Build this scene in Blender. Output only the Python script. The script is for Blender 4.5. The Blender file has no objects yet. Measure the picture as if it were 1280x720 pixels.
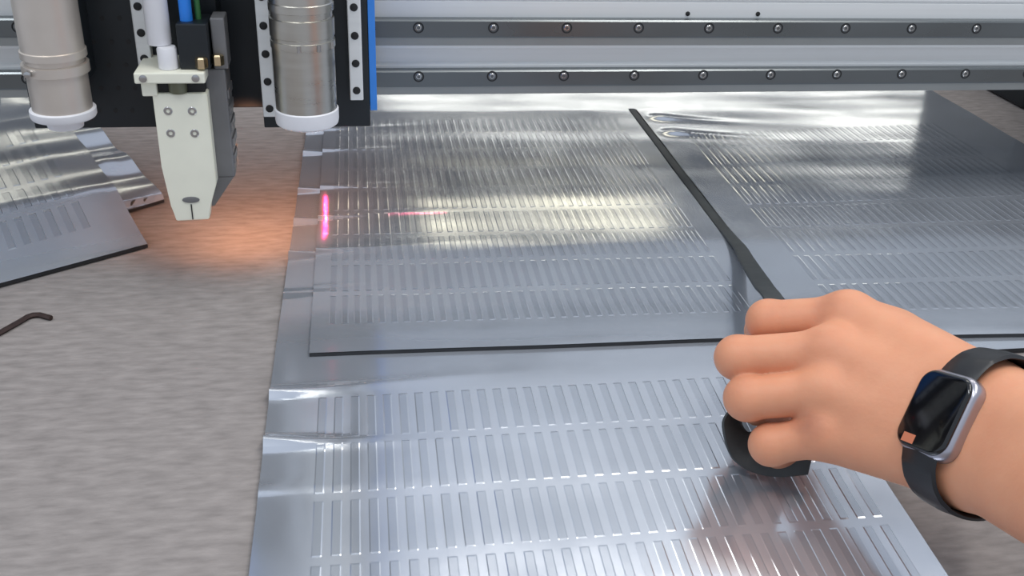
import bpy, bmesh, math
import numpy as np
from mathutils import Vector, Matrix

SC = bpy.context.scene
COL = SC.collection

# ------------------------------------------------------------------ camera
cam_data = bpy.data.cameras.new('camera')
cam_data.sensor_width = 36.0
cam_data.lens = 36.0
cam_data.clip_start = 0.01
cam = bpy.data.objects.new('camera', cam_data)
COL.objects.link(cam)
fw = Vector((0.1471087, 0.87321056, -0.4646099))
rt = Vector((0.98847391, -0.14676414, 0.03714324))
up = Vector((0.0357542, 0.46471886, 0.88473613))
cam.matrix_world = Matrix(((rt.x, up.x, -fw.x, 0.0), (rt.y, up.y, -fw.y, 0.0),
                           (rt.z, up.z, -fw.z, 0.36), (0, 0, 0, 1)))
SC.camera = cam

# ------------------------------------------------------------------ world, lamps, exposure
world = bpy.data.worlds.new('workshop_air')
SC.world = world
world.use_nodes = True
bg = world.node_tree.nodes['Background']
bg.inputs[0].default_value = (0.74, 0.82, 0.95, 1)
bg.inputs[1].default_value = 0.62
SC.view_settings.view_transform = 'Standard'
SC.view_settings.look = 'None'
SC.view_settings.gamma = 1.0
SC.view_settings.use_curve_mapping = False
SC.view_settings.exposure = 0.22


def area(name, loc, target, sx, sy, power, col, spread=180):
    d = bpy.data.lights.new(name, 'AREA')
    d.shape = 'RECTANGLE'
    d.size, d.size_y = sx, sy
    d.energy = power
    d.color = col
    d.spread = math.radians(spread)
    o = bpy.data.objects.new(name, d)
    COL.objects.link(o)
    o.location = loc
    o.rotation_euler = (Vector(target) - Vector(loc)).to_track_quat('-Z', 'Y').to_euler()
    return o


# fluorescent ceiling tubes over the machine, one added as rear fill, and the bright workshop bay behind it
area('ceiling_tube', (0.9, 0.3, 2.3), (0.4, 0.6, 0), 1.8, 0.25, 22, (1.0, 0.97, 0.92))
area('ceiling_tube', (-0.9, 0.1, 2.3), (0.0, 0.6, 0), 1.8, 0.25, 18, (0.95, 0.98, 1.0))
area('ceiling_tube', (1.1, 2.3, 2.3), (0.8, 1.2, 0), 1.8, 0.25, 9, (1.0, 0.94, 0.84))  # added fill lamp, brightens the felt behind the gantry
area('bay_lamp', (1.40, 3.6, 0.82), (0.3, 0.9, 0), 2.8, 0.08, 3.0, (1.0, 0.97, 0.86))
area('bay_lamp', (0.72, 3.6, 1.42), (0.3, 0.8, 0), 0.95, 0.15, 1.8, (1.0, 0.90, 0.64))
area('bay_lamp', (-1.35, 3.6, 1.15), (-0.2, 0.8, 0), 1.2, 0.08, 0.9, (1.0, 0.95, 0.76))

# ------------------------------------------------------------------ materials


def mat(name, base, rough=0.5, metal=0.0, noise=0.0, nscale=40.0, bump=0.0, bscale=200.0,
        stretch=(1, 1, 1), sss=0.0, coat=0.0, rvar=0.0, emit=None, spec=0.5, col2=None, emboss=None):
    m = bpy.data.materials.new(name)
    m.use_nodes = True
    nt = m.node_tree
    p = nt.nodes['Principled BSDF']
    p.inputs['Base Color'].default_value = (*base, 1)
    p.inputs['Roughness'].default_value = rough
    p.inputs['Metallic'].default_value = metal
    p.inputs['Specular IOR Level'].default_value = spec
    tc = nt.nodes.new('ShaderNodeTexCoord')
    mp = nt.nodes.new('ShaderNodeMapping')
    mp.inputs['Scale'].default_value = stretch
    nt.links.new(tc.outputs['Object'], mp.inputs['Vector'])
    if noise or rvar or col2:
        n = nt.nodes.new('ShaderNodeTexNoise')
        n.inputs['Scale'].default_value = nscale
        n.inputs['Detail'].default_value = 5
        nt.links.new(mp.outputs[0], n.inputs['Vector'])
        r = nt.nodes.new('ShaderNodeValToRGB')
        r.color_ramp.elements[0].position = 0.3
        r.color_ramp.elements[1].position = 0.7
        c2 = col2 if col2 else tuple(min(1, c * (1 + noise)) for c in base)
        c1 = base if col2 else tuple(c * (1 - noise) for c in base)
        r.color_ramp.elements[0].color = (*c1, 1)
        r.color_ramp.elements[1].color = (*c2, 1)
        nt.links.new(n.outputs[0], r.inputs[0])
        nt.links.new(r.outputs[0], p.inputs['Base Color'])
        if rvar:
            mr = nt.nodes.new('ShaderNodeMapRange')
            mr.inputs['From Min'].default_value = 0.3
            mr.inputs['From Max'].default_value = 0.7
            mr.inputs['To Min'].default_value = rough - rvar
            mr.inputs['To Max'].default_value = rough + rvar
            nt.links.new(n.outputs[0], mr.inputs['Value'])
            nt.links.new(mr.outputs[0], p.inputs['Roughness'])
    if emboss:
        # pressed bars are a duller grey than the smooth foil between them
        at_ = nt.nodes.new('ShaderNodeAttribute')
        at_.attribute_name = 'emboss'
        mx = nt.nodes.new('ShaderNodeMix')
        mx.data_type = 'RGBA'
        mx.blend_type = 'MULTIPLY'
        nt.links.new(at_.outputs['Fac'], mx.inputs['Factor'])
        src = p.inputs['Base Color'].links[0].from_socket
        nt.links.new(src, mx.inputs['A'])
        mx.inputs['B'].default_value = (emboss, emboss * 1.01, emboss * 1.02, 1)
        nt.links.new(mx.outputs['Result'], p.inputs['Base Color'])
    if bump:
        b = nt.nodes.new('ShaderNodeTexNoise')
        b.inputs['Scale'].default_value = bscale
        b.inputs['Detail'].default_value = 4
        nt.links.new(mp.outputs[0], b.inputs['Vector'])
        bn = nt.nodes.new('ShaderNodeBump')
        bn.inputs['Strength'].default_value = bump
        bn.inputs['Distance'].default_value = 0.001
        nt.links.new(b.outputs[0], bn.inputs['Height'])
        nt.links.new(bn.outputs[0], p.inputs['Normal'])
    if sss:
        p.inputs['Subsurface Weight'].default_value = sss
        p.inputs['Subsurface Radius'].default_value = (1.0, 0.35, 0.2)
        p.inputs['Subsurface Scale'].default_value = 0.006
    if coat:
        p.inputs['Coat Weight'].default_value = coat
        p.inputs['Coat Roughness'].default_value = 0.05
    if emit:
        p.inputs['Emission Color'].default_value = (*emit[:3], 1)
        p.inputs['Emission Strength'].default_value = emit[3]
    return m


M = {}
M['felt'] = mat('grey_felt', (0.275, 0.250, 0.240), 0.95, 0, noise=0.17, nscale=190, bump=0.6, bscale=420,
                stretch=(0.3, 1.0, 1), spec=0.1)
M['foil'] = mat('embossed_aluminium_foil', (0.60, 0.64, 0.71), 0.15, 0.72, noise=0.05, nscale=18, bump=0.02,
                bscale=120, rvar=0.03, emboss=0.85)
M['rubber'] = mat('black_butyl_rubber', (0.018, 0.019, 0.021), 0.5, noise=0.2, nscale=60, bump=0.2, bscale=150)
M['strip'] = mat('dark_rubber_strip', (0.036, 0.041, 0.043), 0.6, noise=0.2, nscale=60, bump=0.2, bscale=150)
M['alu'] = mat('brushed_aluminium', (0.83, 0.845, 0.84), 0.38, 0.25, noise=0.03, nscale=60, stretch=(0.05, 3, 3), rvar=0.04)
M['rail'] = mat('ground_rail_steel', (0.17, 0.185, 0.19), 0.3, 0.8, noise=0.05, nscale=14, stretch=(0.6, 2, 2), rvar=0.05)
M['railedge'] = mat('rail_foot_steel', (0.33, 0.345, 0.34), 0.4, 0.7, noise=0.04, nscale=30)
M['screw'] = mat('screw_steel', (0.5, 0.5, 0.5), 0.22, 1.0, noise=0.1, nscale=200)
M['dark'] = mat('dark_hole', (0.01, 0.01, 0.011), 0.6, noise=0.1, nscale=100)
M['black'] = mat('black_anodised_plate', (0.008, 0.012, 0.016), 0.42, 0.0, noise=0.2, nscale=30, bump=0.03)
M['blue'] = mat('blue_plate_edge', (0.04, 0.24, 0.75), 0.4, noise=0.05, nscale=50)
M['spindle'] = mat('spindle_stainless', (0.56, 0.545, 0.50), 0.3, 1.0, noise=0.04, nscale=30, stretch=(1, 1, 8), rvar=0.04)
M['warmspindle'] = mat('spindle_dull_aluminium', (0.66, 0.60, 0.54), 0.4, 0.7, noise=0.06, nscale=30, rvar=0.04)
M['whiteplastic'] = mat('white_plastic', (0.80, 0.80, 0.83), 0.45, noise=0.03, nscale=40)
M['whitepaint'] = mat('cream_white_block', (0.88, 0.875, 0.74), 0.45, noise=0.03, nscale=40)
M['greyblock'] = mat('grey_cast_block', (0.2, 0.2, 0.205), 0.45, 0.3, noise=0.1, nscale=40)
M['brass'] = mat('brass', (0.75, 0.6, 0.38), 0.25, 1.0, noise=0.05, nscale=100)
M['bluetube'] = mat('blue_air_tube', (0.02, 0.22, 0.78), 0.35, noise=0.04, nscale=80)
M['greentube'] = mat('green_wire', (0.03, 0.14, 0.04), 0.4, noise=0.04, nscale=80)
M['olive'] = mat('olive_piston', (0.16, 0.165, 0.11), 0.4, 0.3, noise=0.1, nscale=80)
M['key'] = mat('dark_steel_key', (0.075, 0.05, 0.045), 0.4, 0.7, noise=0.15, nscale=150)
M['watchcase'] = mat('grey_aluminium_case', (0.43, 0.42, 0.47), 0.28, 0.9, noise=0.02, nscale=100)
M['glass'] = mat('black_watch_glass', (0.002, 0.002, 0.003), 0.12, coat=0.5, noise=0.02, nscale=50)
M['band'] = mat('black_silicone_band', (0.012, 0.013, 0.016), 0.45, noise=0.1, nscale=60)
M['iconbar'] = mat('screen_glow_bar', (0.05, 0.02, 0.012), 0.3, noise=0.02, nscale=50, emit=(0.9, 0.3, 0.17, 0.42))
M['laser'] = mat('laser_lens', (0.3, 0.0, 0.02), 0.3, noise=0.02, nscale=50, emit=(1.0, 0.03, 0.1, 4.0))
M['floor'] = mat('workshop_floor', (0.25, 0.25, 0.25), 0.7, noise=0.1, nscale=5)
M['wall'] = mat('workshop_wall', (0.06, 0.062, 0.066), 0.8, noise=0.1, nscale=2)
M['leg'] = mat('table_frame_paint', (0.05, 0.05, 0.055), 0.5, noise=0.1, nscale=20)


def skin_material():
    m = bpy.data.materials.new('skin')
    m.use_nodes = True
    nt = m.node_tree
    p = nt.nodes['Principled BSDF']
    at = nt.nodes.new('ShaderNodeAttribute')
    at.attribute_name = 'redness'
    tc = nt.nodes.new('ShaderNodeTexCoord')
    n = nt.nodes.new('ShaderNodeTexNoise')
    n.inputs['Scale'].default_value = 55
    n.inputs['Detail'].default_value = 5
    nt.links.new(tc.outputs['Object'], n.inputs['Vector'])
    add = nt.nodes.new('ShaderNodeMath')
    add.operation = 'MULTIPLY_ADD'
    nt.links.new(n.outputs[0], add.inputs[0])
    add.inputs[1].default_value = 0.65
    nt.links.new(at.outputs['Fac'], add.inputs[2])
    r = nt.nodes.new('ShaderNodeValToRGB')
    e = r.color_ramp.elements
    e[0].position = 0.1
    e[0].color = (0.74, 0.355, 0.21, 1)
    e[1].position = 1.1
    e[1].color = (0.42, 0.17, 0.105, 1)
    k = e.new(0.5)
    k.color = (0.67, 0.295, 0.17, 1)
    nt.links.new(add.outputs[0], r.inputs[0])
    nt.links.new(r.outputs[0], p.inputs['Base Color'])
    p.inputs['Roughness'].default_value = 0.5
    p.inputs['Specular IOR Level'].default_value = 0.35
    p.inputs['Subsurface Weight'].default_value = 0.25
    p.inputs['Subsurface Radius'].default_value = (1.0, 0.35, 0.2)
    p.inputs['Subsurface Scale'].default_value = 0.005
    b = nt.nodes.new('ShaderNodeTexNoise')
    b.inputs['Scale'].default_value = 420
    nt.links.new(tc.outputs['Object'], b.inputs['Vector'])
    bn = nt.nodes.new('ShaderNodeBump')
    bn.inputs['Strength'].default_value = 0.12
    bn.inputs['Distance'].default_value = 0.001
    nt.links.new(b.outputs[0], bn.inputs['Height'])
    nt.links.new(bn.outputs[0], p.inputs['Normal'])
    return m


M['skin'] = skin_material()

# ------------------------------------------------------------------ helpers


def link(name, me, m, parent=None, smooth=False):
    o = bpy.data.objects.new(name, me)
    COL.objects.link(o)
    if m is not None:
        me.materials.append(M[m] if isinstance(m, str) else m)
    if smooth:
        me.polygons.foreach_set('use_smooth', [True] * len(me.polygons))
    if parent is not None:
        o.parent = parent
        o.matrix_parent_inverse = parent.matrix_world.inverted()
    return o


def thing(name, label, cat, loc, group=None):
    o = bpy.data.objects.new(name, None)
    o.empty_display_size = 0.02
    COL.objects.link(o)
    o.location = loc
    o.matrix_world = Matrix.Translation(loc)
    tag(o, label, cat, group)
    return o


def tag(o, label, cat, group=None):
    o['label'] = label
    o['category'] = cat
    if group:
        o['group'] = group


def done(bm, name, m, parent=None, smooth=False, sharp=None):
    bmesh.ops.recalc_face_normals(bm, faces=bm.faces)
    me = bpy.data.meshes.new(name)
    bm.to_mesh(me)
    bm.free()
    if sharp:
        me.polygons.foreach_set('use_smooth', [True] * len(me.polygons))
        me.set_sharp_from_angle(angle=math.radians(sharp))
    return link(name, me, m, parent, smooth)


def add_box(bm, x0, x1, y0, y1, z0, z1, bev=0.0, seg=2, mtx=None):
    r = bmesh.ops.create_cube(bm, size=1.0)
    vs = r['verts']
    for v in vs:
        v.co = Vector(((x0 + x1) / 2 + v.co.x * (x1 - x0), (y0 + y1) / 2 + v.co.y * (y1 - y0),
                       (z0 + z1) / 2 + v.co.z * (z1 - z0)))
    if bev:
        es = list({e for v in vs for e in v.link_edges})
        rr = bmesh.ops.bevel(bm, geom=es, offset=bev, segments=seg, affect='EDGES', profile=0.5)
        vs = list({v for f in rr['faces'] for v in f.verts} | {v for v in vs if v.is_valid})
    if mtx is not None:
        for v in vs:
            v.co = mtx @ v.co
    return vs


def box(name, m, parent, x0, x1, y0, y1, z0, z1, bev=0.0008):
    bm = bmesh.new()
    add_box(bm, x0, x1, y0, y1, z0, z1, bev)
    return done(bm, name, m, parent)


def lathe(bm, prof, origin, axis='Z', n=40):
    """prof: list of (radius, height) closed on the axis at both ends."""
    ox, oy, oz = origin
    rings = []
    for (r, h) in prof:
        ring = []
        for i in range(n):
            a = 2 * math.pi * i / n
            c, s = r * math.cos(a), r * math.sin(a)
            co = (ox + c, oy + s, oz + h) if axis == 'Z' else (ox + c, oy - h, oz + s)
            ring.append(bm.verts.new(co))
        rings.append(ring)
    for a, b in zip(rings[:-1], rings[1:]):
        for i in range(n):
            bm.faces.new((a[i], a[(i + 1) % n], b[(i + 1) % n], b[i]))
    bm.faces.new(rings[0][::-1])
    bm.faces.new(rings[-1])


def lathe_obj(name, m, parent, prof, origin, axis='Z', n=40):
    bm = bmesh.new()
    lathe(bm, prof, origin, axis, n)
    return done(bm, name, m, parent, sharp=35)


def tube(name, m, parent, pts, r, n=12):
    pts = [Vector(p) for p in pts]
    bm = bmesh.new()
    rings = []
    ref = Vector((0, 0, 1))
    for i, p in enumerate(pts):
        t = (pts[min(i + 1, len(pts) - 1)] - pts[max(i - 1, 0)]).normalized()
        a = t.cross(ref)
        if a.length < 0.2:
            a = t.cross(Vector((0, 1, 0)))
        a.normalize()
        b = t.cross(a)
        rings.append([bm.verts.new(p + r * (math.cos(2 * math.pi * k / n) * a + math.sin(2 * math.pi * k / n) * b))
                      for k in range(n)])
    for a, b in zip(rings[:-1], rings[1:]):
        for i in range(n):
            bm.faces.new((a[i], a[(i + 1) % n], b[(i + 1) % n], b[i]))
    bm.faces.new(rings[0][::-1])
    bm.faces.new(rings[-1])
    return done(bm, name, m, parent, sharp=50)


def extrude_profile(name, m, parent, prof, x0, x1):
    """prof: (y, z) polygon swept along X."""
    bm = bmesh.new()
    a = [bm.verts.new((x0, y, z)) for y, z in prof]
    b = [bm.verts.new((x1, y, z)) for y, z in prof]
    n = len(prof)
    for i in range(n):
        bm.faces.new((a[i], a[(i + 1) % n], b[(i + 1) % n], b[i]))
    bm.faces.new(a[::-1])
    bm.faces.new(b)
    return done(bm, name, m, parent)


def grid_mesh(name, P):
    """P: (ny, nx, 3) array of points -> quad mesh."""
    ny, nx, _ = P.shape
    idx = np.arange(ny * nx).reshape(ny, nx)
    q = np.stack([idx[:-1, :-1], idx[:-1, 1:], idx[1:, 1:], idx[1:, :-1]], -1).reshape(-1, 4)
    me = bpy.data.meshes.new(name)
    me.from_pydata(P.reshape(-1, 3).tolist(), [], q.tolist())
    me.update()
    return me


# ------------------------------------------------------------------ foil sheets
RIDGES = [(0.963, .0042), (0.868, .0042), (0.802, .0040), (0.735, .0048), (0.672, .0015), (0.541, .0045), (0.490, .0052), (0.449, .0012), (1.025, .005)]


def wave(x, y):
    z = 0.0012 + 0.0 * x
    z = z + 0.00022 * np.sin(y * 52 + 1.3 + 2 * x) + 0.00006 * np.sin(y * 128.2 + 5 * x + 0.4) + 0.0002 * np.sin(x * 31 + y * 23)
    left = np.exp(-np.clip(x + 0.057, 0, None) / 0.03)
    for yk, a in RIDGES:
        s = 0.0055
        yy = y - yk + 0.10 * (x + 0.057) * np.sin(yk * 91)
        z = z + left * a * np.exp(-(yy / s) ** 2)
    # ripples along the seam on the far right-hand sheet
    rip = np.clip((x - .322) / .012, 0, 1) * np.exp(-np.clip(x - 0.334, 0, None) / 0.03)
    for yk in (1.055, 1.005):
        z = z + rip * 0.003 * np.exp(-((y - yk + 0.2 * (x - 0.31)) / 0.009) ** 2)
    return z


def axis_samples(length, m0, m1, pitch, duty, ramp, fine):
    """positions and 0..1 emboss weights along one axis"""
    pos, wt = [], []

    def fill(a, b, w):
        n = max(1, int(math.ceil((b - a) / fine)))
        for i in range(n):
            pos.append(a + (b - a) * i / n)
            wt.append(w)
    c = m0
    fill(0, c, 0)
    while c + pitch * duty < length - m1 + 1e-9:
        pos.append(c)
        wt.append(0)
        fill(c + ramp, c + pitch * duty - ramp, 1)
        pos.append(c + pitch * duty - ramp)
        wt.append(1)
        fill(c + pitch * duty, min(c + pitch, length), 0)
        c += pitch
    fill(max(pos[-1] + 0.001, c), length - 0.0005, 0) if pos[-1] < length - 0.003 else None
    pos.append(length)
    wt.append(0)
    pos = np.array(pos)
    keep = np.concatenate([[True], np.diff(pos) > 1e-6])
    return pos[keep], np.array(wt)[keep]


def sheet_points(corners, U, V):
    BL, BR, TL, TR = [np.array(c, float) for c in corners]
    u = U[None, :, None]
    v = V[:, None, None]
    return (1 - v) * ((1 - u) * BL + u * BR) + v * ((1 - u) * TL + u * TR)


def foil_sheet(root, corners, cols, rows, layer, amp=0.00012, zf=wave, thick=0.003, foil_name='foil_face', backing=True):
    """cols/rows = (margin0, margin1, pitch, duty) or None for plain foil"""
    BL, BR, TL, TR = [np.array(c, float) for c in corners]
    lx = np.linalg.norm(BR - BL)
    ly = np.linalg.norm(TL - BL)
    if cols:
        xs, wx = axis_samples(lx, cols[0], cols[1], cols[2], cols[3], 0.0007, 0.006)
        ys, wy = axis_samples(ly, rows[0], rows[1], rows[2], rows[3], 0.0012, 0.0022)
    else:
        xs = np.concatenate([np.arange(0, 0.1, 0.006), np.linspace(0.1, lx, 80)])
        ys = np.linspace(0, ly, int(ly / 0.0022))
        wx, wy = np.zeros(len(xs)), np.zeros(len(ys))
    P2 = sheet_points(corners, xs / lx, ys / ly)
    Z = zf(P2[..., 0], P2[..., 1]) + layer * thick + thick
    Z = Z + amp * wy[:, None] * wx[None, :]
    P = np.concatenate([P2, Z[..., None]], -1)
    top = link(foil_name, grid_mesh(foil_name, P), 'foil', root)
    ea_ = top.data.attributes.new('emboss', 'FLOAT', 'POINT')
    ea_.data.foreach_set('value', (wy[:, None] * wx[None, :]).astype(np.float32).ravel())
    top.data.polygons.foreach_set('use_smooth', [True] * len(top.data.polygons))
    bx = np.zeros(len(xs), bool)
    by = np.zeros(len(ys), bool)
    for arr, w_ in ((bx, wx), (by, wy)):
        ch = np.diff(w_) != 0
        arr[:-1] |= ch
        arr[1:] |= ch
    ne = len(top.data.edges)
    ev = np.empty(ne * 2, np.int32)
    top.data.edges.foreach_get('vertices', ev)
    ev = ev.reshape(-1, 2)
    nxs = len(xs)
    col_e = (ev[:, 0] % nxs == ev[:, 1] % nxs) & bx[ev[:, 0] % nxs]
    row_e = (ev[:, 0] // nxs == ev[:, 1] // nxs) & by[ev[:, 0] // nxs]
    sa = top.data.attributes.new('sharp_edge', 'BOOLEAN', 'EDGE')
    sa.data.foreach_set('value', col_e | row_e)
    if backing:
        xs2 = np.concatenate([np.arange(0, 0.09, 0.006), np.linspace(0.09, lx, 40)])
        ys2 = np.linspace(0, ly, int(ly / 0.0022))
        B2 = sheet_points(corners, xs2 / lx, ys2 / ly)
        Zb = zf(B2[..., 0], B2[..., 1]) + layer * thick
        T = np.concatenate([B2, (Zb + thick - 0.0005)[..., None]], -1)
        B = np.concatenate([B2, (Zb + 0.0002)[..., None]], -1)
        ny, nx = Zb.shape
        idx = np.arange(ny * nx).reshape(ny, nx)
        off = ny * nx
        q = np.stack([idx[:-1, :-1], idx[:-1, 1:], idx[1:, 1:], idx[1:, :-1]], -1).reshape(-1, 4)
        loop = np.concatenate([idx[0, :-1], idx[:-1, -1], idx[-1, :0:-1], idx[:0:-1, 0]])
        nxt = np.roll(loop, -1)
        side = np.stack([loop, loop + off, nxt + off, nxt], -1)
        F = np.concatenate([q, q[:, ::-1] + off, side])
        me = bpy.data.meshes.new('rubber_backing')
        me.from_pydata(np.concatenate([T.reshape(-1, 3), B.reshape(-1, 3)]).tolist(), [], F.tolist())
        me.update()
        link('rubber_backing', me, 'rubber', root)
    return top


# ------------------------------------------------------------------ setting: floor, cutting table
bm = bmesh.new()
add_box(bm, -4, 4, -3, 5, -0.95, -0.9)
fl = done(bm, 'floor', 'floor')
fl['kind'] = 'structure'
bm = bmesh.new()
add_box(bm, -4, 4, 4.6, 4.7, -0.9, 2.6)
wl = done(bm, 'wall_back', 'wall')
wl['kind'] = 'structure'

table = thing('cutting_table', 'large flat cutting bed covered in grey brown felt under the foil sheets', 'table', (0, 0.5, -0.9))
box('felt_top', 'felt', table, -0.95, 1.15, -0.35, 1.75, -0.012, 0.0, 0.0)
box('table_frame', 'leg', table, -0.95, 1.15, -0.35, 1.75, -0.10, -0.0122, 0.002)
for lx_ in (-0.9, 1.1):
    for ly_ in (-0.3, 1.7):
        box('leg', 'leg', table, lx_ - 0.04, lx_ + 0.04, ly_ - 0.04, ly_ + 0.04, -0.9, -0.101, 0.002)

# ------------------------------------------------------------------ gantry beam with linear rails
gantry = thing('gantry_beam', 'silver aluminium gantry beam with two bolted linear rails spanning the bed', 'machine beam', (0.1, 0.9, 0.0))
YF = 0.8157
prof = [(YF + .010, .40), (YF + .010, .1835), (YF + .0118, .1832), (YF + .0118, .1815), (YF + .010, .181), (YF + .010, .169),
        (YF + .010, .148), (YF + .0022, .148), (YF + .0022, .1460), (YF + .012, .1445), (YF + .012, .1318), (YF + .009, .1295),
        (YF + .009, .1150), (YF + .0022, .1140), (YF + .0022, .1083), (YF + .006, .1070), (.945, .1070), (.945, .40)]
extrude_profile('beam', 'alu', gantry, prof, -0.85, 0.98)


def rail(z0, z1):
    p = [(YF + .0102, z0 - .0002), (YF + .0002, z0), (YF, z0 + .0008),
         (YF, z1 - .0012), (YF + .0012, z1), (YF + .0102, z1)]
    r = extrude_profile('rail', 'rail', gantry, p, -0.80, 0.96)
    extrude_profile('rail_foot', 'railedge', r, [(YF + .0102, z0 - .0066), (YF + .0010, z0 - .0066), (YF + .0010, z0 - .0003), (YF + .0102, z0 - .0003)], -0.80, 0.96)
    return r


rails = [rail(.1548, .1688), rail(.1145, .1278)]
first_screw = {}
for ri, zc in enumerate((.16263, .12301)):
    for i in range(-6, 15):
        x = 0.0535 + 0.06 * i
        if -0.235 < x < 0.02:
            continue
        if ri == 0 and i == -6 and False:
            continue
        if 'a' not in first_screw:
            bm = bmesh.new()
            # dark counterbore ring with a socket head inside
            lathe(bm, [(.0044, -.002), (.0044, .0002), (.0038, .0003), (.0024, -.0004), (.0024, -.002)], (0, 0, 0), 'Y', 20)
            me_r = done(bm, 'bolt_recess', 'dark').data
            bpy.data.objects.remove(bpy.data.objects['bolt_recess'])
            bm = bmesh.new()
            lathe(bm, [(.0025, -.002), (.0025, .0002), (.0021, .0006), (.0013, .0006), (.0010, -.0006)], (0, 0, 0), 'Y', 20)
            me_h = done(bm, 'screw', 'screw', sharp=40).data
            bpy.data.objects.remove(bpy.data.objects['screw'])
            first_screw['a'] = (me_r, me_h)
        me_r, me_h = first_screw['a']
        for nm, me_ in (('screw', me_h), ('bolt_recess', me_r)):
            o = bpy.data.objects.new(nm, me_)
            COL.objects.link(o)
            o.location = (x, YF, zc)
            o.parent = rails[ri]
# small set screws on the beam shelf
for x in (0.277, 0.338):
    lathe_obj('set_screw', 'dark', gantry, [(.0019, -.001), (.0019, .0012), (.0012, .0016)], (x, YF + .0105, .1722), 'Y', 14)
# end supports of the gantry
bm = bmesh.new()
add_box(bm, .795, .90, 1.085, 1.30, .001, .36, .003)
add_box(bm, .83, .97, .86, 1.12, .001, .36, .003)
done(bm, 'end_support', 'black', gantry)
box('end_support', 'black', gantry, -.85, -.72, .84, 1.2, .001, .36, .003)

# ------------------------------------------------------------------ cutting head
head = thing('tool_carriage', 'black twin plate cutting head with two motor spindles and a white knife holder', 'machine head', (-.1, .76, .107))
box('back_plate', 'black', head, -.235, .013, .772, .803, .1125, .42)
plate_l = box('mounting_plate', 'black', head, -.226, -.092, .745, .7718, .107, .42)
plate_r = box('mounting_plate', 'black', head, -.0655, .0125, .745, .7718, .1055, .42)
box('edge_strip', 'blue', plate_r, .0127, .0178, .745, .80, .118, .42, .0005)['label'] = 'bright blue edge strip'
# threaded holes on the left plate
bm = bmesh.new()
for i in range(4):
    for j in range(5):
        lathe(bm, [(.0017, -.001), (.0017, .0003), (.001, .0003)], (-.192 + .0115 * i + (.004 if j % 2 else 0), .745, .120 + .0165 * j), 'Y', 10)
done(bm, 'threaded_holes', 'dark', plate_l)


def z_rail(plate, x, z0, zs):
    r = box('guide_rail', 'alu', plate, x - .0048, x + .0048, .7365, .7449, z0, .41, .0008)
    for z in zs:
        lathe_obj('screw', 'dark', r, [(.0028, -.001), (.0028, .0005), (.0018, .0009)], (x, .7365, z), 'Y', 14)


z_rail(plate_l, -.1428, .150, (.160, .178, .196, .214))
z_rail(plate_r, -.0600, .1165, (.123, .143, .163, .183, .203))
z_rail(plate_r, .0030, .1285, (.136, .156, .176, .196))

# right spindle
sp = lathe_obj('spindle', 'spindle', head,
               [(.018, .128), (.0212, .1285), (.0212, .176), (.0219, .1763), (.0219, .181), (.0212, .1813), (.0212, .1835),
                (.0219, .184), (.0219, .196), (.0207, .1965), (.0207, .2005), (.0219, .201), (.0219, .206), (.0212, .2065), (.0212, .40), (.015, .402)],
               (-.0323, .7105, 0))
lathe_obj('collar_ring', 'whiteplastic', sp, [(.010, .1198), (.0195, .1202), (.0217, .1218), (.0222, .1245), (.0222, .1318), (.0214, .1325)], (-.0323, .7105, 0))['label'] = 'white plastic ring'
for a in (-95, -60, -28):
    c, s = math.cos(math.radians(a)), math.sin(math.radians(a))
    lathe_obj('clip', 'screw', sp, [(.0014, -.0022), (.0014, .0022)], (-.0323 + .0222 * c, .7105 + .0222 * s, .1787), 'Z', 10)
box('spindle_mount', 'black', head, -.048, -.016, .726, .7449, .15, .40)
# left spindle
sl = lathe_obj('spindle', 'warmspindle', head,
               [(.015, .1345), (.0192, .135), (.0192, .160), (.0212, .1607), (.0212, .1668), (.0185, .1672), (.0185, .1705),
                (.0208, .171), (.0208, .1755), (.0198, .176), (.0198, .40), (.015, .402)], (-.1935, .704, 0))
lathe_obj('collar_ring', 'whiteplastic', sl, [(.0105, .122), (.0115, .1225), (.0125, .1285), (.0205, .1297), (.0212, .131), (.0212, .1352), (.020, .1358)], (-.1935, .704, 0))['label'] = 'white plastic ring with a stepped nose'
lathe_obj('clamp_screw', 'screw', sl, [(.0022, -.003), (.0022, .003), (.0012, .0034)], (-.206, .6855, .164), 'Y', 14)
box('spindle_mount', 'black', head, -.208, -.178, .718, .7449, .15, .40)
# knife holder
kb = box('knife_holder', 'greyblock', head, -.131, -.0865, .7165, .7449, .078, .158, .0012)
bm = bmesh.new()
# front plate narrows to the foot
front = [(-.1345, .1445), (-.0985, .1445), (-.0985, .078), (-.1045, .060), (-.1060, .0508), (-.1290, .0500), (-.1315, .062), (-.1345, .092)]
a = [bm.verts.new((x, .704, z)) for x, z in front]
b = [bm.verts.new((x, .7163, z)) for x, z in front]
for i in range(len(front)):
    bm.faces.new((a[i], a[(i + 1) % len(front)], b[(i + 1) % len(front)], b[i]))
bm.faces.new(a)
bm.faces.new(b[::-1])
bmesh.ops.bevel(bm, geom=list(bm.edges), offset=.0006, segments=2, affect='EDGES')
fp = done(bm, 'front_plate', 'whitepaint', kb)
for (x, z) in ((-.1255, .1325), (-.1095, .1322), (-.1255, .1165), (-.1095, .1162)):
    lathe_obj('screw', 'screw', kb, [(.0030, -.002), (.0030, .0002), (.0026, .0005), (.0014, .0005), (.0012, -.0006)], (x, .704, z), 'Y', 16)
bm = bmesh.new()
lathe(bm, [(.0055, -.002), (.0055, .0004), (.003, .0006)], (0, 0, 0), 'Y', 20)
for v in bm.verts:
    v.co = Vector((-.1172 + v.co.x * 1.1, .7038 + v.co.y, .0665 + v.co.z * .42))
done(bm, 'blade_clamp', 'greyblock', kb)  # grey disc drawn in for the dark hollow of the foot
box('blade_slot', 'dark', kb, -.1178, -.1170, .7034, .712, .0512, .0630, 0)
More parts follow.
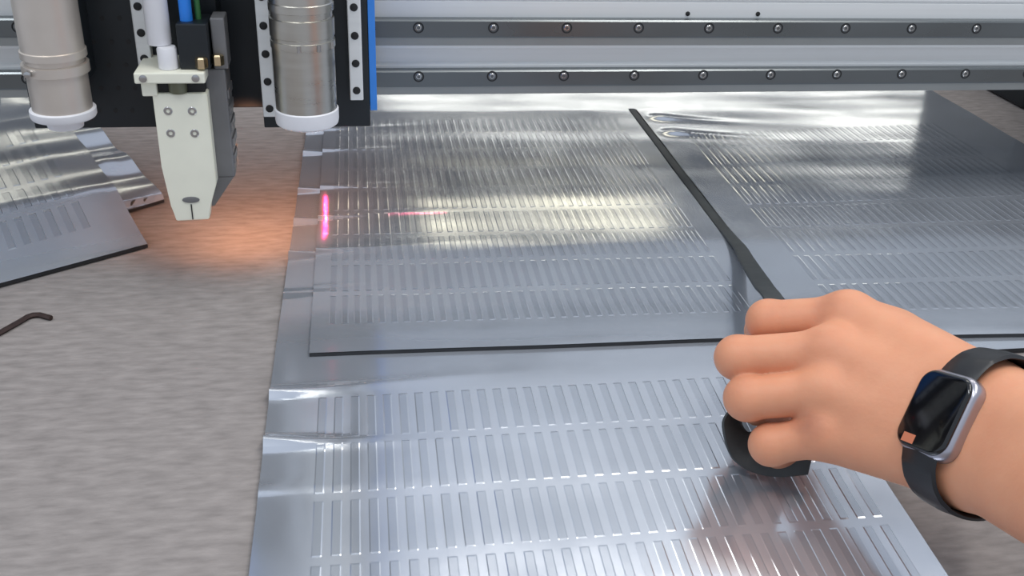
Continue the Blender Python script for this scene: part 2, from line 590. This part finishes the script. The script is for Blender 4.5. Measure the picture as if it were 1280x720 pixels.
box('recess', 'dark', kb, -.1325, -.1, .7075, .7163, .1446, .1528, 0)  # near-black box painting the shade of the gap under the bracket
lathe_obj('piston', 'olive', kb, [(.0055, .1447), (.0062, .146), (.0062, .1525), (.005, .1528)], (-.1175, .707, 0), 'Z', 20)
bm = bmesh.new()
for z in (.088, .100, .112, .124, .136):
    add_box(bm, -.0869, -.0855, .7185, .743, z, z + .0065, .0004)
done(bm, 'side_ribs', 'greyblock', kb)
# slanted lower skirt of the grey block
bm = bmesh.new()
sk = [(-.0875, .0782), (-.103, .056), (-.127, .056), (-.127, .0782)]
a = [bm.verts.new((x, .7166, z)) for x, z in sk]
b = [bm.verts.new((x, .736, z)) for x, z in sk]
for i in range(4):
    bm.faces.new((a[i], a[(i + 1) % 4], b[(i + 1) % 4], b[i]))
bm.faces.new(a)
bm.faces.new(b[::-1])
done(bm, 'skirt', 'greyblock', kb)
bk = box('top_bracket', 'whitepaint', kb, -.1440, -.0980, .6985, .7449, .1530, .1605, .001)
for x in (-.138, -.104):
    lathe_obj('screw', 'screw', kb, [(.0026, -.002), (.0026, .0008), (.0013, .0010)], (x, .6985, .1568), 'Y', 14)
bm = bmesh.new()
add_box(bm, -.141, -.131, .703, .7449, .143, .1528, .001)
done(bm, 'bracket_foot', 'whitepaint', kb)
lathe_obj('rod_cap', 'whiteplastic', kb, [(.0062, .1606), (.0066, .161), (.0066, .174), (.0058, .1755)], (-.1225, .710, 0), 'Z', 24)
lathe_obj('actuator_rod', 'whiteplastic', kb, [(.0078, .1758), (.0080, .1765), (.0080, .40), (.006, .401)], (-.1275, .716, 0), 'Z', 24)
box('valve_body', 'black', kb, -.1145, -.0945, .706, .736, .1606, .1915, .001)
lathe_obj('air_tube', 'bluetube', kb, [(.0042, .190), (.0042, .40)], (-.1085, .716, 0), 'Z', 16)
lathe_obj('wire', 'greentube', kb, [(.0020, .190), (.0020, .40)], (-.1012, .720, 0), 'Z', 12)
for x, y in ((-.1000, .705), (-.0900, .712)):
    lathe_obj('brass_nut', 'brass', kb, [(.0035, .160), (.0041, .1605), (.0041, .1665), (.0030, .1675)], (x, y, .002), 'Z', 6)
box('limit_switch', 'greyblock', kb, -.0935, -.084, .716, .736, .158, .193, .001)
# laser pointer module on the right plate
lm = lathe_obj('laser_module', 'dark', plate_r, [(.0022, -.002), (.0022, .004), (.0018, .0042)], (-.0265, .744, .1125), 'Y', 16)
lathe_obj('laser_lens', 'laser', lm, [(.0011, -.001), (.0011, .0006)], (-.0265, .7398, .1125), 'Y', 12)

# red positioning lamp of the knife: orange glow on the felt
d = bpy.data.lights.new('red_marker_lamp', 'SPOT')
d.energy = 1.0
d.color = (1.0, 0.46, 0.25)
d.spot_size = math.radians(140)
d.spot_blend = 1.0
d.shadow_soft_size = 0.02
lo = bpy.data.objects.new('red_marker_lamp', d)
COL.objects.link(lo)
lo.location = (-.080, .752, .100)
lo.rotation_euler = (Vector((-.095, .83, 0)) - Vector(lo.location)).to_track_quat('-Z', 'Y').to_euler()
# laser line projector
area('laser_line', (-.0262, .795, .10), (-.0262, .805, 0.0), .0018, .085, .08, (1.0, 0.02, 0.10), 2.0)
area('laser_line', (.050, .795, .10), (.050, .805, 0.0), .05, .0016, .006, (1.0, 0.02, 0.10), 2.0)

# ------------------------------------------------------------------ foil faced rubber sheets
base = thing('foil_base_sheet', 'long foil faced rubber base sheet running from the bottom edge under the gantry', 'foil sheet', (.1, .6, 0))
YS = 0.552
LOW = [(-.058, .28), (.281, .28), (-.057, YS), (.296, YS)]
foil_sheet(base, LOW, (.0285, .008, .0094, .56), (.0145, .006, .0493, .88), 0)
UPC = [(-.057, YS), (.715, YS), (-.045, 1.23), (.715, 1.23)]
foil_sheet(base, UPC, None, None, 0)

left = thing('left_foil_sheet', 'silver embossed foil sheet left of the seam with a straight cut front edge', 'foil sheet', (.1, .8, .003))
left.name = 'foil_sheet'
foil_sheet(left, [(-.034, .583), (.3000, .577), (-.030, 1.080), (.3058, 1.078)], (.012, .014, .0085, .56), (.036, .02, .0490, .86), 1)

right = thing('foil_sheet', 'silver embossed foil sheet right of the seam beyond the hand', 'foil sheet', (.5, .8, .003))
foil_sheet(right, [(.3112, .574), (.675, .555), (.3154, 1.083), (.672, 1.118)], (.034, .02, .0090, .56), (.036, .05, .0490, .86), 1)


# scrap sheets piled to the left of the head
def scrap(name, BR, dl, du, L, H, lift, label, curl, droop=.001, cols=(.01, .03, .0115, .55), rows=(.045, .02, .05, .8)):
    t = thing(name, label, 'foil sheet', (BR[0] + dl[0] * L / 2, BR[1] + dl[1] * L / 2, lift), 'loose foil sheets left of the cutting head')
    BR = np.array(BR)
    dl = np.array(dl) / np.linalg.norm(dl)
    du = np.array(du) / np.linalg.norm(du)
    BL = BR + dl * L
    cs = [BL, BR, BL + du * H, BR + du * H]

    def zf(x, y):
        px, py = x - BR[0], y - BR[1]
        s = px * dl[0] + py * dl[1]
        tt = px * du[0] + py * du[1]
        z = lift * (np.clip(tt / droop, 0, 1) ** 2 * (3 - 2 * np.clip(tt / droop, 0, 1))) + .00035 * np.sin(tt * 38 + s * 6) + .00006 * np.sin(tt * 131 + 1 + s * 14) + .001
        z = z + curl * np.exp(-np.clip(s, 0, None) / .03) * (0.5 + 0.5 * np.sin(tt * 70 + 1.2)) * np.clip(tt / .06, 0, 1)
        return z
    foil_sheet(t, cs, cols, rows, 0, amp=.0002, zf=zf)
    return t


scrap('foil_sheet', (-.300, .995), (-.95, -.25), (-.25, .95), .34, .25, .0, 'loose foil sheet lowest in the pile far left, mostly under the others', .003)
scrap('foil_sheet', (-.165, .856), (-.76, -.62), (-.45, .89), .125, .26, .0038, 'loose foil sheet with a crumpled bright edge, beside the white knife holder', .006)
scrap('foil_sheet', (-.1645, .7655), (-.094, -.061), (-.115, .255), .36, .32, .0145, 'loose foil sheet on top of the left pile with its corner on the felt', .002, droop=.105)

# ------------------------------------------------------------------ rubber strip peeled from the seam
sctrl = [(.3106, 1.083, 0, .0075), (.3104, 1.05, 0, .0075), (.3100, .99, 0, .0078), (.3094, .93, 0, .0082), (.3088, .86, 0, .0086), (.3080, .79, 0, .0092), (.3065, .74, .0085, .0098), (.3025, .705, .0140, .0106),
         (.2932, .670, .0225, .0116), (.2805, .6216, .0351, .0130), (.2690, .577, .0470, .0138), (.2580, .535, .0575, .0130), (.2420, .498, .0480, .0110), (.2240, .470, .0340, .0130),
         (.2130, .460, .0300, .0220), (.2085, .451, .0235, .0270), (.2140, .442, .0195, .0280), (.2280, .434, .0180, .0260), (.2440, .427, .0165, .0140)]
sctrl = [(x, y, z if z else float(wave(np.array(x), np.array(y))) + .0048, w) for x, y, z, w in sctrl]
wctrl = [(1, 0, 0)] * 8 + [(1, .05, 0), (1, .08, -.05), (1, .1, -.1), (1, .1, -.2), (.9, .1, -.5), (.6, .3, -.8), (.4, .5, -.7), (.75, .1, -.6), (.7, .3, .3), (.3, .45, .75), (.15, .46, .87), (.1, .46, .87)]
S = np.array(sctrl)
Wv = np.array(wctrl, float)


def catmull(A, n=8):
    out = []
    for i in range(len(A) - 1):
        p0, p1, p2, p3 = A[max(i - 1, 0)], A[i], A[i + 1], A[min(i + 2, len(A) - 1)]
        for k in range(n):
            t = k / n
            out.append(.5 * (2 * p1 + (p2 - p0) * t + (2 * p0 - 5 * p1 + 4 * p2 - p3) * t * t + (3 * p1 - p0 - 3 * p2 + p3) * t ** 3))
    out.append(A[-1])
    return np.array(out)


S, Wv = catmull(S), catmull(Wv)
bm = bmesh.new()
rings = []
for i in range(len(S)):
    p = Vector(S[i, :3])
    t = Vector(S[min(i + 1, len(S) - 1), :3] - S[max(i - 1, 0), :3]).normalized()
    w = Vector(Wv[i])
    w = (w - t * w.dot(t)).normalized()
    n = t.cross(w).normalized()
    hw, ht = float(S[i, 3]) / 2, .0011
    rings.append([bm.verts.new(p + a * hw * w + b * ht * n) for a, b in ((-1, -.7), (-.9, -1), (.9, -1), (1, -.7), (1, .7), (.9, 1), (-.9, 1), (-1, .7))])
for a, b in zip(rings[:-1], rings[1:]):
    for i in range(8):
        bm.faces.new((a[i], a[(i + 1) % 8], b[(i + 1) % 8], b[i]))
bm.faces.new(rings[0][::-1])
bm.faces.new(rings[-1])
st = done(bm, 'rubber_strip', 'strip', sharp=50)
tag(st, 'narrow black rubber strip peeled from the seam into the hand', 'strip')

# ------------------------------------------------------------------ allen key on the felt
kz = .0019
kp = [(-.300, .575, kz), (-.2400, .6345, kz), (-.2300, .6505, kz), (-.2272, .6560, kz), (-.2240, .6585, kz), (-.2195, .6585, kz), (-.2110, .6535, kz)]
kk = tube('hex_key', 'key', None, kp, .0019, 6)
tag(kk, 'dark steel hex key lying on the felt at the left edge', 'tool')

# ------------------------------------------------------------------ hand and forearm (one continuous surface)
FINGERS = {
    'index': [(.2652, .4562, .0918, .0118), (.2272, .4749, .0804, .0114), (.2346, .4967, .0612, .0095), (.2509, .5097, .0478, .0082)],
    'middle': [(.2490, .4366, .0820, .0122), (.2029, .4532, .0707, .0116), (.2215, .4768, .0477, .0100), (.2388, .4846, .0378, .0085)],
    'ring': [(.2409, .4201, .0679, .0118), (.2036, .4342, .0567, .0116), (.2208, .4544, .0356, .0096), (.2354, .4591, .0276, .0082)],
    'pinky': [(.2387, .4075, .0499, .0112), (.2139, .4185, .0369, .0106), (.2267, .4336, .0199, .0086), (.2388, .4378, .0165, .0075)],
    'thumb': [(.2863, .4404, .0838, .0150), (.2750, .4896, .0650, .0112), (.2614, .5189, .0534, .0095)],
}
META_W = [(.2985, .3700, .0930, .0150), (.2930, .3655, .0835, .0155), (.2860, .3620, .0730, .0155), (.2810, .3590, .0640, .0145)]
AX = np.array([.1532, -.925, .344])
AX /= np.linalg.norm(AX)                     # along the forearm to the elbow
WY = np.array([-.4651, -.3719, -.8031])
WY -= AX * WY.dot(AX)
WY /= np.linalg.norm(WY)                     # across the wrist, to the little finger side
WN = np.cross(WY, AX)                        # out of the back of the wrist
WATCH = np.array([.2644, .3644, .0923])
WC = WATCH - WN * .0290


def rcone(P, a, b):
    a = np.array(a, float)
    b = np.array(b, float)
    d = b[:3] - a[:3]
    t = np.clip(((P - a[:3]) @ d) / (d @ d), 0, 1)
    q = P - a[:3] - t[..., None] * d
    return np.sqrt((q * q).sum(-1)) - (a[3] + (b[3] - a[3]) * t)


def smin(a, b, k):
    h = np.clip(.5 + .5 * (b - a) / k, 0, 1)
    return b + (a - b) * h - k * h * (1 - h)


def surface_nets(F, org, h):
    nx, ny, nz = F.shape
    ins = F < 0
    c = np.stack([ins[i:nx - 1 + i, j:ny - 1 + j, k:nz - 1 + k] for i in (0, 1) for j in (0, 1) for k in (0, 1)])
    s = c.sum(0)
    act = (s > 0) & (s < 8)
    idx = -np.ones(act.shape, int)
    idx[act] = np.arange(act.sum())
    ci = np.argwhere(act)
    acc = np.zeros((len(ci), 3))
    cnt = np.zeros(len(ci))
    cor = [(i, j, k) for i in (0, 1) for j in (0, 1) for k in (0, 1)]
    for a in range(8):
        for b in range(a + 1, 8):
            if sum(abs(p - q) for p, q in zip(cor[a], cor[b])) != 1:
                continue
            A, B = ci + np.array(cor[a]), ci + np.array(cor[b])
            fa, fb = F[tuple(A.T)], F[tuple(B.T)]
            m = (fa < 0) != (fb < 0)
            t = np.where(m, fa / np.where(m, fa - fb, 1), 0)
            acc += np.where(m[:, None], A + t[:, None] * (B - A), 0)
            cnt += m
    V = acc / cnt[:, None] * h + org
    faces = []
    for ax in range(3):
        o1, o2 = [(1, 2), (2, 0), (0, 1)][ax]
        sl0 = [slice(None)] * 3
        sl1 = [slice(None)] * 3
        sl0[ax] = slice(0, F.shape[ax] - 1)
        sl1[ax] = slice(1, F.shape[ax])
        a, b = ins[tuple(sl0)], ins[tuple(sl1)]
        for flip, msk in ((False, a & ~b), (True, ~a & b)):
            e = np.argwhere(msk)
            ok = (e[:, o1] > 0) & (e[:, o2] > 0) & (e[:, o1] < F.shape[o1] - 1) & (e[:, o2] < F.shape[o2] - 1)
            e = e[ok]
            d1 = np.zeros(3, int)
            d1[o1] = 1
            d2 = np.zeros(3, int)
            d2[o2] = 1
            q = np.stack([idx[tuple((e - d1 - d2).T)], idx[tuple((e - d2).T)], idx[tuple(e.T)], idx[tuple((e - d1).T)]], -1)
            faces.append(q[:, ::-1] if flip else q)
    return V, np.concatenate(faces)


def hand_field(P):
    # palm: metacarpals from the wrist row to the knuckles
    pal = None
    names = ['index', 'middle', 'ring', 'pinky']
    rad = (.0128, .0132, .0128, .0118)
    for n, w, r in zip(names, META_W, rad):
        k = FINGERS[n][0]
        d = rcone(P, w, (k[0], k[1], k[2], r))
        pal = d if pal is None else smin(pal, d, .012)
        # flesh of the palm, a little deeper than the bones
        o = -WN * .011
        d = rcone(P, (w[0] + o[0], w[1] + o[1], w[2] + o[2], .015), (k[0] + o[0] * .9, k[1] + o[1] * .9, k[2] + o[2] * .9, r * .95))
        pal = smin(pal, d, .010)
    # ball of the thumb
    pal = smin(pal, rcone(P, (.2990, .3840, .0880, .0140), (.2863, .4404, .0830, .0155)), .014)
    # forearm
    arm = None
    for oy in (-.0145, 0, .0145):
        a = WC + WY * oy
        b = WC + WY * (oy * 1.05 + .007) + AX * .09
        c = WC + WY * (oy * 1.6 + .02) + AX * .26
        d = np.minimum(rcone(P, (*a, .0180), (*b, .0200)), rcone(P, (*b, .0200), (*c, .031)))
        arm = d if arm is None else smin(arm, d, .014)
    pal = smin(pal, arm, .016)
    fin = None
    for n in ('index', 'middle', 'ring', 'pinky', 'thumb'):
        ch = FINGERS[n]
        f = None
        for a, b in zip(ch[:-1], ch[1:]):
            d = rcone(P, a, b)
            f = d if f is None else smin(f, d, .003)
        # slight joint swelling at the knuckle bend
        p = np.array(ch[1])
        f = smin(f, np.sqrt(((P - p[:3]) ** 2).sum(-1)) - p[3] * 1.02, .003)
        fin = f if fin is None else smin(fin, f, .0012)
    F = smin(pal, fin, .006)
    # knuckle mounds
    for n, dz in zip(names, (.0125, .0125, .0118, .011)):
        k = np.array(FINGERS[n][0][:3]) + WN * .0035
        F = smin(F, np.sqrt(((P - k) ** 2).sum(-1)) - dz * .80, .010)
    return F


H = .001
lo_, hi_ = np.array([.180, .095, -.004]), np.array([.385, .545, .235])
gx = [np.arange(l, h_, H) for l, h_ in zip(lo_, hi_)]
F = np.empty([len(g) for g in gx], np.float32)
K = 6
coarse = hand_field(np.stack(np.meshgrid(*[g[::K] + H * K / 2 for g in gx], indexing='ij'), -1))
up = np.repeat(np.repeat(np.repeat(coarse, K, 0), K, 1), K, 2)[:F.shape[0], :F.shape[1], :F.shape[2]]
F[...] = up
near = np.argwhere(np.abs(up) < H * K)
pts_ = np.stack([gx[a][near[:, a]] for a in range(3)], -1)
for i0 in range(0, len(pts_), 200000):
    nb = near[i0:i0 + 200000]
    F[nb[:, 0], nb[:, 1], nb[:, 2]] = hand_field(pts_[i0:i0 + 200000])
V, Q = surface_nets(F.astype(float), lo_, H)
me = bpy.data.meshes.new('person')
me.from_pydata(V.tolist(), [], Q.tolist())
me.update()
spots = [(FINGERS['index'][0], .35, .012), (FINGERS['middle'][0], .3, .012), (FINGERS['ring'][0], .12, .012), (FINGERS['pinky'][0], .75, .009)]
red = np.zeros(len(V))
for c, amp_, s_ in spots:
    cc = np.array(c[:3]) + WN * .010
    red += amp_ * np.exp(-((V - cc) ** 2).sum(-1) / s_ ** 2)
for n in ('index', 'middle', 'ring', 'pinky'):
    for j, amp_ in ((1, .28), (2, .35), (3, .4)):
        cc = np.array(FINGERS[n][j][:3])
        red += amp_ * np.exp(-((V - cc) ** 2).sum(-1) / .014 ** 2)
at = me.attributes.new('redness', 'FLOAT', 'POINT')
at.data.foreach_set('value', red.astype(np.float32))
person = link('person', me, 'skin', None, True)
sm = person.modifiers.new('smooth', 'SMOOTH')
sm.factor = 0.5
sm.iterations = 7
tag(person, 'left hand in a loose fist and bare forearm, pulling the black strip', 'person')

# ------------------------------------------------------------------ wrist watch
watch = thing('wrist_watch', 'grey smart watch with black screen and black band on the wrist', 'watch', tuple(WATCH))
MX = Matrix(((AX[0], WY[0], WN[0], WATCH[0]), (AX[1], WY[1], WN[1], WATCH[1]), (AX[2], WY[2], WN[2], WATCH[2]), (0, 0, 0, 1)))


def rounded_slab(bm, sx, sy, z0, z1, r, edge, n=8, dome=0.0):
    """rounded rectangle slab in watch axes, its upper rim rounded over"""
    def ringpts(ins, z):
        out = []
        for cx, cy, a0 in ((1, 1, 0), (-1, 1, 90), (-1, -1, 180), (1, -1, 270)):
            for k in range(n + 1):
                a = math.radians(a0 + 90 * k / n)
                rr = max(r - ins, .0005)
                out.append(bm.verts.new(MX @ Vector((cx * (sx / 2 - r) + rr * math.cos(a), cy * (sy / 2 - r) + rr * math.sin(a), z))))
        return out
    rings = [ringpts(edge * .6, z0), ringpts(edge * .2, z0 + edge * .4), ringpts(0, z0 + edge)]
    for k in range(0, 7):
        a = math.radians(90 * k / 6)
        rings.append(ringpts(edge * (1 - math.cos(a)), z1 - edge + edge * math.sin(a)))
    m_ = len(rings[0])
    for a, b in zip(rings[:-1], rings[1:]):
        for i in range(m_):
            bm.faces.new((a[i], a[(i + 1) % m_], b[(i + 1) % m_], b[i]))
    bm.faces.new(rings[0][::-1])
    bm.faces.new(rings[-1])


bm = bmesh.new()
rounded_slab(bm, .0365, .0425, -.0100, -.0008, .0095, .0032)
done(bm, 'case', 'watchcase', watch, sharp=45)
bm = bmesh.new()
rounded_slab(bm, .0335, .0395, -.0022, .0008, .0082, .0016)
scr = done(bm, 'screen', 'glass', watch, sharp=45)
bm = bmesh.new()
add_box(bm, -.0105, -.0025, .0135, .0180, .0007, .00095, 0, mtx=MX)
done(bm, 'status_bar', 'iconbar', scr)  # dim emissive orange-brown bar laid on the glass
bm = bmesh.new()
lathe(bm, [(.0020, -.0205), (.0033, -.0203), (.0033, -.0182), (.0028, -.0180)], (0, 0, 0), 'Z', 20)
for v in bm.verts:
    x, y, z = v.co
    v.co = MX @ Vector((z, -.0095 + x, -.0052 + y))
done(bm, 'crown', 'watchcase', watch, sharp=40)
bm = bmesh.new()
add_box(bm, -.0192, -.0178, .004, .0145, -.0066, -.0040, .0005, mtx=MX)
done(bm, 'side_button', 'watchcase', watch)
# band: elliptical loop round the wrist, open at the case
bm = bmesh.new()
rings = []
# the strap follows the wrist's own outline
ts = np.arange(.012, .060, .0004)
for k in range(65):
    a = math.radians(90 + 32 + (360 - 64) * k / 64)
    nn = WY * math.cos(a) + WN * math.sin(a)
    rr_ = []
    for off in (-.010, -.005, 0, .005, .010):
        fv = hand_field(WC + AX * off + nn * ts[:, None])
        rr_.append(ts[np.argmax(fv > 0)] if (fv > 0).any() else ts[-1])
    c = WC + nn * (max(rr_) + .0006)
    edge = min(k, 64 - k) / 64
    hw = .0118 - .0015 * min(1, edge * 4)
    ring = []
    for aa, bb in ((-1, 0), (-.9, .0016), (0, .0022), (.9, .0016), (1, 0), (.9, -.0006), (0, -.0008), (-.9, -.0006)):
        ring.append(bm.verts.new(Vector(c + AX * hw * aa + nn * bb)))
    rings.append(ring)
for a, b in zip(rings[:-1], rings[1:]):
    for i in range(8):
        bm.faces.new((a[i], a[(i + 1) % 8], b[(i + 1) % 8], b[i]))
bm.faces.new(rings[0][::-1])
bm.faces.new(rings[-1])
done(bm, 'band', 'band', watch, sharp=50)
